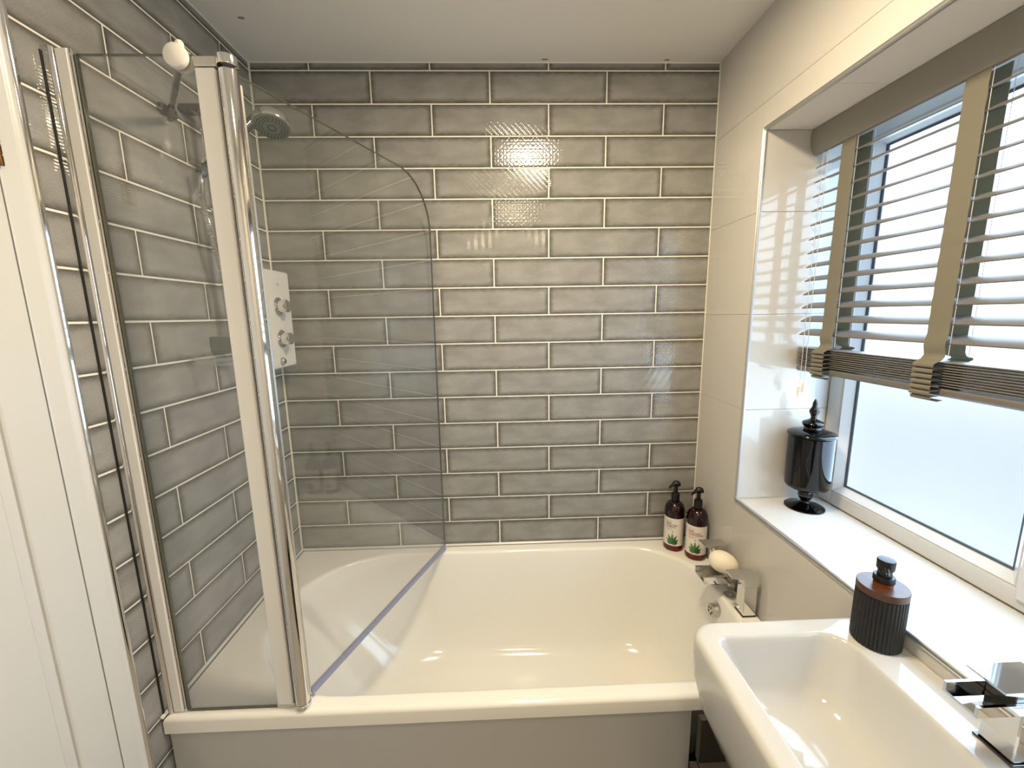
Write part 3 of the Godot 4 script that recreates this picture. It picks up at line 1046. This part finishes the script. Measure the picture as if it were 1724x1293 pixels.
func label_tex(red: bool) -> ImageTexture:
	var n := 256
	var im := Image.create(n, n, false, Image.FORMAT_RGB8)
	im.fill(Color(0.9, 0.87, 0.84))
	# hemp leaf: seven leaflets fanned from a point low on the label
	var c := Vector2(128, 236)
	for y in range(110, 256):
		for x in range(20, 236):
			var p := Vector2(x, y) - c
			for k in 7:
				var a := deg_to_rad(-90.0 + (k - 3) * 27.0)
				var l: float = [54.0, 74.0, 90.0, 98.0, 90.0, 74.0, 54.0][k]
				var d := Vector2(cos(a), sin(a))
				var t := p.dot(d) / l
				var w := absf(p.cross(d))
				if t > 0.0 and t < 1.0:
					var edge := 14.5 * pow(sin(PI * pow(t, 0.8)), 0.8) * (0.85 + 0.15 * sin(t * 40.0))
					if w < edge:
						im.set_pixel(x, y, Color(0.13, 0.33, 0.16) if k > 3 else Color(0.24, 0.45, 0.25))
					if w < 0.8:
						im.set_pixel(x, y, Color(0.5, 0.65, 0.48))
	# a cut bud beside it
	for y in range(206, 236):
		for x in range(150, 184):
			if Vector2(x - 167, y - 221).length() < 13.0 and Vector2(x - 167, y - 221).length() > 7.0:
				im.set_pixel(x, y, Color(0.1, 0.12, 0.08))
	# rows of fine print too small to read
	for r in [[96, 88, 0.55], [103, 70, 0.55], [110, 60, 0.5], [26, 60, 0.35]]:
		for y in range(r[0], r[0] + 3):
			for x in range(60, 60 + int(r[1])):
				if (x * 7 + r[0]) % 5 > 1:
					im.set_pixel(x, y, Color(r[2], r[2] * 0.95, r[2] * 0.92))
	for y in range(118, 130):
		for x in range(122, 136):
			if Vector2(x - 129, (y - 124) * 1.2).length() < 6.0:
				im.set_pixel(x, y, Color(0.3, 0.28, 0.27))
	# column of small print up the left edge
	for x in range(20, 27):
		for y in range(26, 200):
			if (y * 5 + x) % 7 > 2 and (y / 9) % 5 != 0:
				im.set_pixel(x, y, Color(0.42, 0.25, 0.26) if red else Color(0.3, 0.3, 0.3))
	return ImageTexture.create_from_image(im)


# flat lettering wrapped on the front of a cylinder
func wrapped(text: String, size: float, at: Vector3, rad: float, phi: float, y: float) -> MB:
	var f := SystemFont.new()
	f.font_names = PackedStringArray(["Droid Sans"])
	f.font_weight = 700
	var tm := TextMesh.new()
	tm.text = text
	tm.font = f
	tm.font_size = 24
	tm.pixel_size = size / 24.0
	tm.depth = 0.0002
	tm.horizontal_alignment = HORIZONTAL_ALIGNMENT_LEFT
	var b := MB.new()
	for s in tm.get_surface_count():
		var ar := tm.surface_get_arrays(s)
		var vs: PackedVector3Array = ar[Mesh.ARRAY_VERTEX]
		var ix: PackedInt32Array = ar[Mesh.ARRAY_INDEX]
		for i in range(0, ix.size(), 3):
			var t := []
			for k in [0, 2, 1]:
				var q := vs[ix[i + k]]
				var a := phi + q.x / rad
				t.append(at + Vector3(sin(a) * (rad + q.z), y + q.y, cos(a) * (rad + q.z)))
			b.tri(t[0], t[1], t[2])
	return b


func bottles() -> void:
	for q in [[1.486, 0.0635, -2.3, false], [1.544, 0.128, -2.2, true]]:
		var at := P(q[0], RIM + 0.0006, q[1])
		var red: bool = q[3]
		var o := base("pump_bottle", at)
		tag(o, "dark amber pump bottle with red label lettering, in front of its twin by the taps" if red else "dark amber pump bottle with grey label lettering, nearest the brick-tiled back wall", "bottle", "toiletry bottles on the bath corner")
		var r := 0.0372
		var pr := [[0.0, 0.0242], [r, 0.0242], [r, 0.158]]
		for i in 9:
			var t := PI * 0.5 * (i + 1) / 9.0
			pr.append([0.0125 + (r - 0.0125) * cos(t), 0.158 + 0.037 * sin(t)])
		pr.append([0.0125, 0.201])
		pr.append([0.0, 0.201])
		put("bottle", B().lathe(pr, 48, at), M.amber, o, 45.0)
		put("foot", B().lathe([[0.0, 0.0], [r - 0.006, 0.0], [r - 0.0015, 0.002], [r, 0.006], [r, 0.024], [0.0, 0.024]], 48, at), M.wine, o, 45.0)
		put("collar", B().lathe([[0.0, 0.198], [0.0148, 0.198], [0.0152, 0.200], [0.0152, 0.226], [0.0135, 0.229], [0.0, 0.229]], 30, at), M.black, o)
		put("stem", B().lathe([[0.0, 0.228], [0.0075, 0.228], [0.0075, 0.256], [0.0, 0.256]], 20, at), M.black, o)
		# spray-style head with a beak that points to the left
		var hd := B()
		var rings := []
		for k in [[0.0150, 0.264, 0.010, 0.008], [0.0128, 0.264, 0.016, 0.011], [0.005, 0.2665, 0.0180, 0.0125], [-0.006, 0.268, 0.015, 0.011], [-0.017, 0.259, 0.010, 0.007], [-0.0265, 0.2495, 0.0065, 0.0048]]:
			var rg := PackedVector3Array()
			for j in 16:
				var a := TAU * j / 16.0
				rg.append(at + Vector3(k[0], k[1] + sin(a) * k[2] * 0.62, cos(a) * k[3]))
			rings.append(rg)
		hd.loft(rings)
		put("pump_head", hd, M.black, o, 50.0)
		# label: paper wrapped round the front
		var lb := B()
		var phi0 := -0.55
		var half := 1.32
		var lr := r + 0.0004
		for i in 28:
			var a0 := phi0 - half + 2.0 * half * i / 28.0
			var a1 := phi0 - half + 2.0 * half * (i + 1) / 28.0
			var u0 := i / 28.0
			var u1 := (i + 1) / 28.0
			var p0 := at + Vector3(sin(a0) * lr, 0, cos(a0) * lr)
			var p1 := at + Vector3(sin(a1) * lr, 0, cos(a1) * lr)
			var lo := Vector3(0, 0.024, 0)
			var hi := Vector3(0, 0.137, 0)
			lb.quad(p0 + lo, p1 + lo, p1 + hi, p0 + hi, Vector2(u0, 1), Vector2(u1, 1), Vector2(u1, 0), Vector2(u0, 0))
		var lm := mat(Color.WHITE, 0.45)
		lm.albedo_texture = label_tex(red)
		var lab := put("label", lb, lm, o, 60.0)
		var ink := mat(Color(0.5, 0.16, 0.15) if red else Color(0.2, 0.2, 0.2), 0.6)
		var lines := ["HEMP", "HYDRATING", "CONDITIONER" if red else "SHAMPOO"]
		for i in 3:
			put("lettering", wrapped(lines[i], 0.0078, at, lr + 0.0001, phi0 - 0.70, 0.1165 - 0.0075 * i), ink, lab)


# ------------------------------------------------------------------ basin
const BAS := -1.470


func basin() -> void:
	var o := base("basin", P(1.4, BAS - 0.35, 1.05))
	tag(o, "white ceramic basin with deep rectangular bowl, fixed under the window sill", "basin")
	var x0 := 1.197
	var x1 := WID - 0.0015
	var z0 := 0.772
	var z1 := 1.335
	var rings := []
	var sm := Vector2(0.004, 0.004)
	# outside, from below upwards; the body leans in towards the wall
	for q in [[0.17, 0.14, -0.43, 0.05], [0.13, 0.10, -0.36, 0.055], [0.085, 0.06, -0.29, 0.06], [0.045, 0.03, -0.22, 0.06], [0.016, 0.010, -0.15, 0.058], [0.003, 0.002, -0.09, 0.055], [0.0, 0.0, -0.04, 0.055], [0.0, 0.0, -0.012, 0.055], [0.002, 0.002, -0.0055, 0.055], [0.006, 0.006, -0.0015, 0.052], [0.012, 0.012, 0.0, 0.048]]:
		var r := Vector2(q[3], q[3])
		rings.append(rrect(x0 + q[0], x1, z0 + q[1], z1 - q[1], [r, sm, sm, r], BAS + q[2] + FLOOR))
	# bowl
	var bx0 := 1.243
	var bx1 := 1.497
	var bz0 := 0.818
	var bz1 := 1.286
	for q in [[-0.006, 0.0, 0.026, 0.05], [-0.002, -0.0012, 0.022, 0.048], [0.001, -0.005, 0.020, 0.046], [0.004, -0.014, 0.022, 0.048], [0.012, -0.05, 0.03, 0.055], [0.024, -0.09, 0.035, 0.06], [0.036, -0.112, 0.04, 0.06], [0.056, -0.124, 0.045, 0.055], [0.085, -0.130, 0.04, 0.045], [0.11, -0.132, 0.012, 0.012]]:
		var i: float = q[0]
		var rf := Vector2(q[2], q[2])
		var rb := Vector2(q[3], q[3])
		rings.append(rrect(bx0 + i, bx1 - i, bz0 + i, bz1 - i, [rf, rb, rb, rf], BAS + q[1] + FLOOR))
	var b := B()
	for rg in rings:
		pass
	b.loft(rings, true, true, true)
	put("bowl", b, M.ceramic, o, 55.0)
	# overflow opening in the back of the bowl below the tap
	put("overflow_ring", B().lathe([[0.0, 0.0], [0.0125, 0.0], [0.0125, 0.002], [0.010, 0.003], [0.0095, 0.001], [0.0, 0.001]], 24, P(1.4885, BAS - 0.042, 1.075), Basis(Vector3(0, 0, 1), PI / 2 - 0.15)), M.chrome, o)
	put("overflow_hole", B().lathe([[0.0, 0.0], [0.0092, 0.0], [0.0092, 0.0018], [0.0, 0.0018]], 20, P(1.4882, BAS - 0.042, 1.075), Basis(Vector3(0, 0, 1), PI / 2 - 0.15)), M.dark_plastic, o)
	# dark unit that carries it
	var u := base("vanity_unit", P(1.43, -FLOOR, 1.05))
	tag(u, "dark brown-grey unit in shadow under the basin beside the bath panel", "vanity unit")
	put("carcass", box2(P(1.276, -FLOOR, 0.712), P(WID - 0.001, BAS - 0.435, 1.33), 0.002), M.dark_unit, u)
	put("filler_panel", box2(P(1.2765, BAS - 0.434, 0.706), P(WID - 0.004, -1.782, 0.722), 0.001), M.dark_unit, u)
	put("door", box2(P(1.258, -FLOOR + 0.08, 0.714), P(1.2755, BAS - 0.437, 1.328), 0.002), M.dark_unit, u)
	# waterfall tap
	var t := base("basin_tap", P(1.545, BAS, 1.04))
	tag(t, "chrome waterfall tap with flat lever on the back ledge of the basin", "tap")
	var zc := 1.050
	var y := BAS + 0.085
	put("base_plate", box2(P(1.534, BAS + 0.0005, zc - 0.026), P(1.588, BAS + 0.004, zc + 0.026), 0.001), M.dark_chrome, t)
	put("pillar", box2(P(1.538, BAS + 0.004, zc - 0.0225), P(1.585, y, zc + 0.0225), 0.002), M.chrome, t)
	var w := 0.0225
	var sec := [Vector2(zc - w, y), Vector2(zc + w, y), Vector2(zc + w, y + 0.017), Vector2(zc + w - 0.004, y + 0.017), Vector2(zc + w - 0.004, y + 0.004), Vector2(zc - w + 0.004, y + 0.004), Vector2(zc - w + 0.004, y + 0.017), Vector2(zc - w, y + 0.017)]
	put("channel", B().prism(sec, Vector3(1.470, FLOOR, 0), Vector3(1.588, FLOOR, 0), Vector3(0, 0, 1), Vector3.UP), M.chrome, t)
	put("neck", box2(P(1.530, y + 0.004, zc - 0.018), P(1.586, y + 0.032, zc + 0.018), 0.001), M.dark_chrome, t)
	put("lever", B().prism([Vector2(1.588, 0.0325), Vector2(1.588, 0.041), Vector2(1.503, 0.041), Vector2(1.503, 0.0375), Vector2(1.535, 0.0325)], P(0, y, zc - 0.0245), P(0, y, zc + 0.0245), Vector3(1, 0, 0), Vector3.UP), M.chrome, t)
	# soap dispenser
	var d := base("soap_dispenser", P(1.5512, BAS + 0.0005, 0.8405))
	tag(d, "ribbed black soap dispenser with brown wooden lid and black pump, on the basin ledge", "soap dispenser")
	var at := d.position
	var rg := []
	for q in [[0.0375, 0.0], [0.0395, 0.0015], [0.040, 0.004], [0.040, 0.106], [0.0385, 0.108]]:
		var ring := PackedVector3Array()
		for j in 240:
			var a := TAU * j / 240.0
			var r: float = q[0] + 0.0015 * pow(absf(cos(a * 20.0)), 0.7) - 0.0011
			ring.append(at + Vector3(r * cos(a), q[1], r * sin(a)))
		rg.append(ring)
	put("body", B().loft(rg), M.ribbed, d, 60.0)
	put("lid", B().lathe([[0.0, 0.1085], [0.0395, 0.1085], [0.0405, 0.1095], [0.0405, 0.122], [0.0398, 0.1233], [0.0, 0.1235]], 64, at), M.wood, d)
	put("neck", B().lathe([[0.0, 0.1235], [0.0155, 0.1235], [0.0155, 0.131], [0.0, 0.131]], 32, at), M.amber_clear, d)
	put("collar", B().lathe([[0.0, 0.131], [0.0165, 0.131], [0.0170, 0.132], [0.0170, 0.142], [0.0160, 0.1435], [0.0, 0.1435]], 32, at), M.black, d)
	put("pump", B().lathe([[0.0, 0.1435], [0.0118, 0.1435], [0.0112, 0.152], [0.0125, 0.156], [0.0140, 0.1575], [0.0145, 0.174], [0.0135, 0.1765], [0.0, 0.1775]], 32, at), M.black, d)
	var sp := at + Vector3(-0.008, 0.160, 0.009)
	var so := (Vector3(-0.55, -0.28, 0.72)).normalized()
	put("spout", B().lathe([[0.0, -0.004], [0.0062, -0.004], [0.0055, 0.012], [0.0035, 0.0155], [0.0, 0.016]], 18, sp, Basis(Quaternion(Vector3.UP, so))), M.black, d)


# ------------------------------------------------------------------ blind
func ribbon(path: PackedVector2Array, z0: float, z1: float, th := 0.0009) -> MB:
	# path in xy, thickened, carried across z
	var l := []
	var r := []
	for i in path.size():
		var d := (path[mini(i + 1, path.size() - 1)] - path[maxi(i - 1, 0)]).normalized()
		var n := Vector2(-d.y, d.x) * th / 2.0
		l.append(path[i] + n)
		r.append(path[i] - n)
	var rings := []
	for i in path.size():
		rings.append(PackedVector3Array([P(l[i].x, l[i].y, z0), P(l[i].x, l[i].y, z1), P(r[i].x, r[i].y, z1), P(r[i].x, r[i].y, z0)]))
	return MB.new().loft(rings)


func blind() -> void:
	var o := base("venetian_blind", P(1.765, RY1, 0.84))
	tag(o, "taupe wooden venetian blind with wide fabric tapes, half lowered over the window", "blind")
	var z0 := 0.292
	var z1 := 1.382
	# curved valance and head rail
	var pr := [Vector2(1.7275, -0.3045)]
	for i in 9:
		var t := i / 8.0
		pr.append(Vector2(1.7275 - 0.003 * sin(t * PI * 0.8) + 0.014 * t * t * t, -0.306 - 0.0665 * t))
	pr.append(Vector2(1.748, -0.3745))
	pr.append(Vector2(1.745, -0.366))
	for i in 7:
		var t := 1.0 - i / 6.0
		pr.append(Vector2(1.7385 + 0.008 * t * t, -0.308 - 0.05 * t))
	pr.append(Vector2(1.7385, -0.3045))
	put("valance", B().prism(pr, Vector3(0, FLOOR, 0.2855), Vector3(0, FLOOR, 1.3875), Vector3(1, 0, 0), Vector3.UP), M.valance, o, 30.0)
	put("head_rail", box2(P(1.756, -0.349, z0), P(1.802, -0.3045, z1), 0.003), M.valance, o)
	# open slats, window edge higher
	var tilt := Basis(Vector3(0, 0, 1), deg_to_rad(18.5))
	for i in 13:
		var y := -0.880 + 0.0400 * i
		var sec := []
		for k in 9:
			var q := (k / 8.0 - 0.5) * 2.0
			sec.append(Vector2(q * 0.0253, 0.0042 * (1.0 - q * q) - 0.0012))
		for k in 9:
			var q := (0.5 - k / 8.0) * 2.0
			sec.append(Vector2(q * 0.0250, 0.0040 * (1.0 - q * q) - 0.0036))
		put("slat", B().prism(sec, P(1.7665, y, z0), P(1.7665, y, z1), tilt * Vector3(1, 0, 0), tilt * Vector3(0, 1, 0)), M.slat, o, 40.0)
	# stacked slats and the bottom rail
	for i in 10:
		put("slat", B().box(P(1.7665 + 0.0008 * sin(i * 2.3), -0.930 - 0.0054 * i, (z0 + z1) / 2.0), Vector3(0.0505, 0.0031, z1 - z0), 0.0012), M.slat, o)
	put("bottom_rail", B().box(P(1.7665, -0.9925, (z0 + z1) / 2.0), Vector3(0.0505, 0.0165, z1 - z0), 0.004), M.slat, o)
	# fabric tapes: room side, then window side; folded where the slats are stacked
	for zc in [0.405, 0.697, 0.989, 1.281]:
		var f := PackedVector2Array()
		f.append(Vector2(1.7435, -0.358))
		for i in 24:
			var y := -0.38 - 0.49 * i / 23.0
			f.append(Vector2(1.7410 - 0.0008 * cos((y + 0.88) / 0.04 * TAU), y))
		for q in [[1.7375, -0.884], [1.7365, -0.896], [1.7395, -0.908], [1.7405, -0.916], [1.735, -0.924], [1.725, -0.929]]:
			f.append(Vector2(q[0], q[1]))
		for i in 6:
			var y := -0.931 - 0.0118 * i
			for q in [[1.7200, 0.0008], [1.7180, 0.003], [1.7178, 0.0072], [1.7195, 0.0096], [1.729, 0.0103], [1.7390, 0.0106], [1.7395, 0.0112], [1.730, 0.0116]]:
				f.append(Vector2(q[0], y - q[1]))
		f.append(Vector2(1.722, -1.003))
		f.append(Vector2(1.724, -1.009))
		f.append(Vector2(1.738, -1.0125))
		f.append(Vector2(1.750, -1.010))
		put("tape", ribbon(f, zc - 0.0215, zc + 0.0215), M.tape, o, 50.0)
		var r := PackedVector2Array()
		for i in 16:
			var y := -0.358 - 0.54 * i / 15.0
			r.append(Vector2(1.7928, y))
		for q in [[1.7935, -0.910], [1.798, -0.918], [1.806, -0.9205], [1.813, -0.922], [1.8135, -0.926], [1.806, -0.929], [1.797, -0.935], [1.7965, -0.96], [1.7965, -0.998]]:
			r.append(Vector2(q[0], q[1]))
		put("tape", ribbon(r, zc - 0.0305, zc + 0.0125), M.tape, o, 50.0)
		var cd := B()
		for x in [1.7445, 1.7885]:
			cd.tube(PackedVector3Array([P(x, -0.36, zc + 0.024), P(x, -0.92, zc + 0.024)]), 0.0006, 6)
		put("ladder_cord", cd, M.cord, o)
	# pull cords with two small tassels
	for q in [[1.7335, 0.326, -1.051], [1.7335, 0.343, -1.036]]:
		var c := put("pull_cord", B().tube(PackedVector3Array([P(q[0] + 0.012, -0.36, q[1] - 0.012), P(q[0] + 0.004, -0.6, q[1] - 0.004), P(q[0], -0.85, q[1]), P(q[0], q[2], q[1] + 0.003)]), 0.0009, 6), M.cord, o)
		put("tassel", B().lathe([[0.0, 0.004], [0.0045, 0.003], [0.0055, 0.0], [0.0068, -0.024], [0.0060, -0.0265], [0.0, -0.027]], 16, P(q[0], q[2], q[1] + 0.003)), M.white_plastic, c)


func sill_things() -> void:
	var at := P(1.770, RY0 + 0.0006, 0.3525)
	var o := base("apothecary_jar", at)
	tag(o, "glossy black footed jar with finial lid in the far corner of the window sill", "jar")
	put("foot", B().lathe([[0.0, 0.0], [0.052, 0.0], [0.0545, 0.0015], [0.054, 0.0035], [0.030, 0.010], [0.014, 0.0165], [0.0115, 0.020], [0.0115, 0.0225], [0.0, 0.0225]], 56, at), M.black_glass, o, 45.0)
	var ball := [[0.0, 0.020]]
	for i in 15:
		var t := -1.1 + 2.2 * i / 14.0
		ball.append([0.0205 * cos(t), 0.044 + 0.0235 * sin(t)])
	ball.append([0.0, 0.067])
	put("stem", B().lathe(ball, 40, at), M.black_glass, o, 45.0)
	put("body", B().lathe([[0.0, 0.065], [0.045, 0.066], [0.055, 0.069], [0.0595, 0.075], [0.0605, 0.083], [0.0612, 0.150], [0.0612, 0.2335], [0.0595, 0.2355], [0.0, 0.2355]], 64, at), M.black_glass, o, 40.0)
	var lid := put("lid", B().lathe([[0.0, 0.2365], [0.0625, 0.2365], [0.0645, 0.2385], [0.0645, 0.2425], [0.0620, 0.2455], [0.045, 0.252], [0.026, 0.2575], [0.0, 0.259]], 64, at), M.black_glass, o, 40.0)
	put("finial", B().lathe([[0.0, 0.255], [0.024, 0.2575], [0.0225, 0.2630], [0.0265, 0.2675], [0.0290, 0.2735], [0.0265, 0.2790], [0.0170, 0.2830], [0.0085, 0.2880], [0.0075, 0.2940], [0.0100, 0.3020], [0.0135, 0.3090], [0.0130, 0.3155], [0.0085, 0.3230], [0.0065, 0.3290], [0.0070, 0.3350], [0.0045, 0.3430], [0.0015, 0.3490], [0.0, 0.3500]], 40, at), M.black_glass, lid, 45.0)
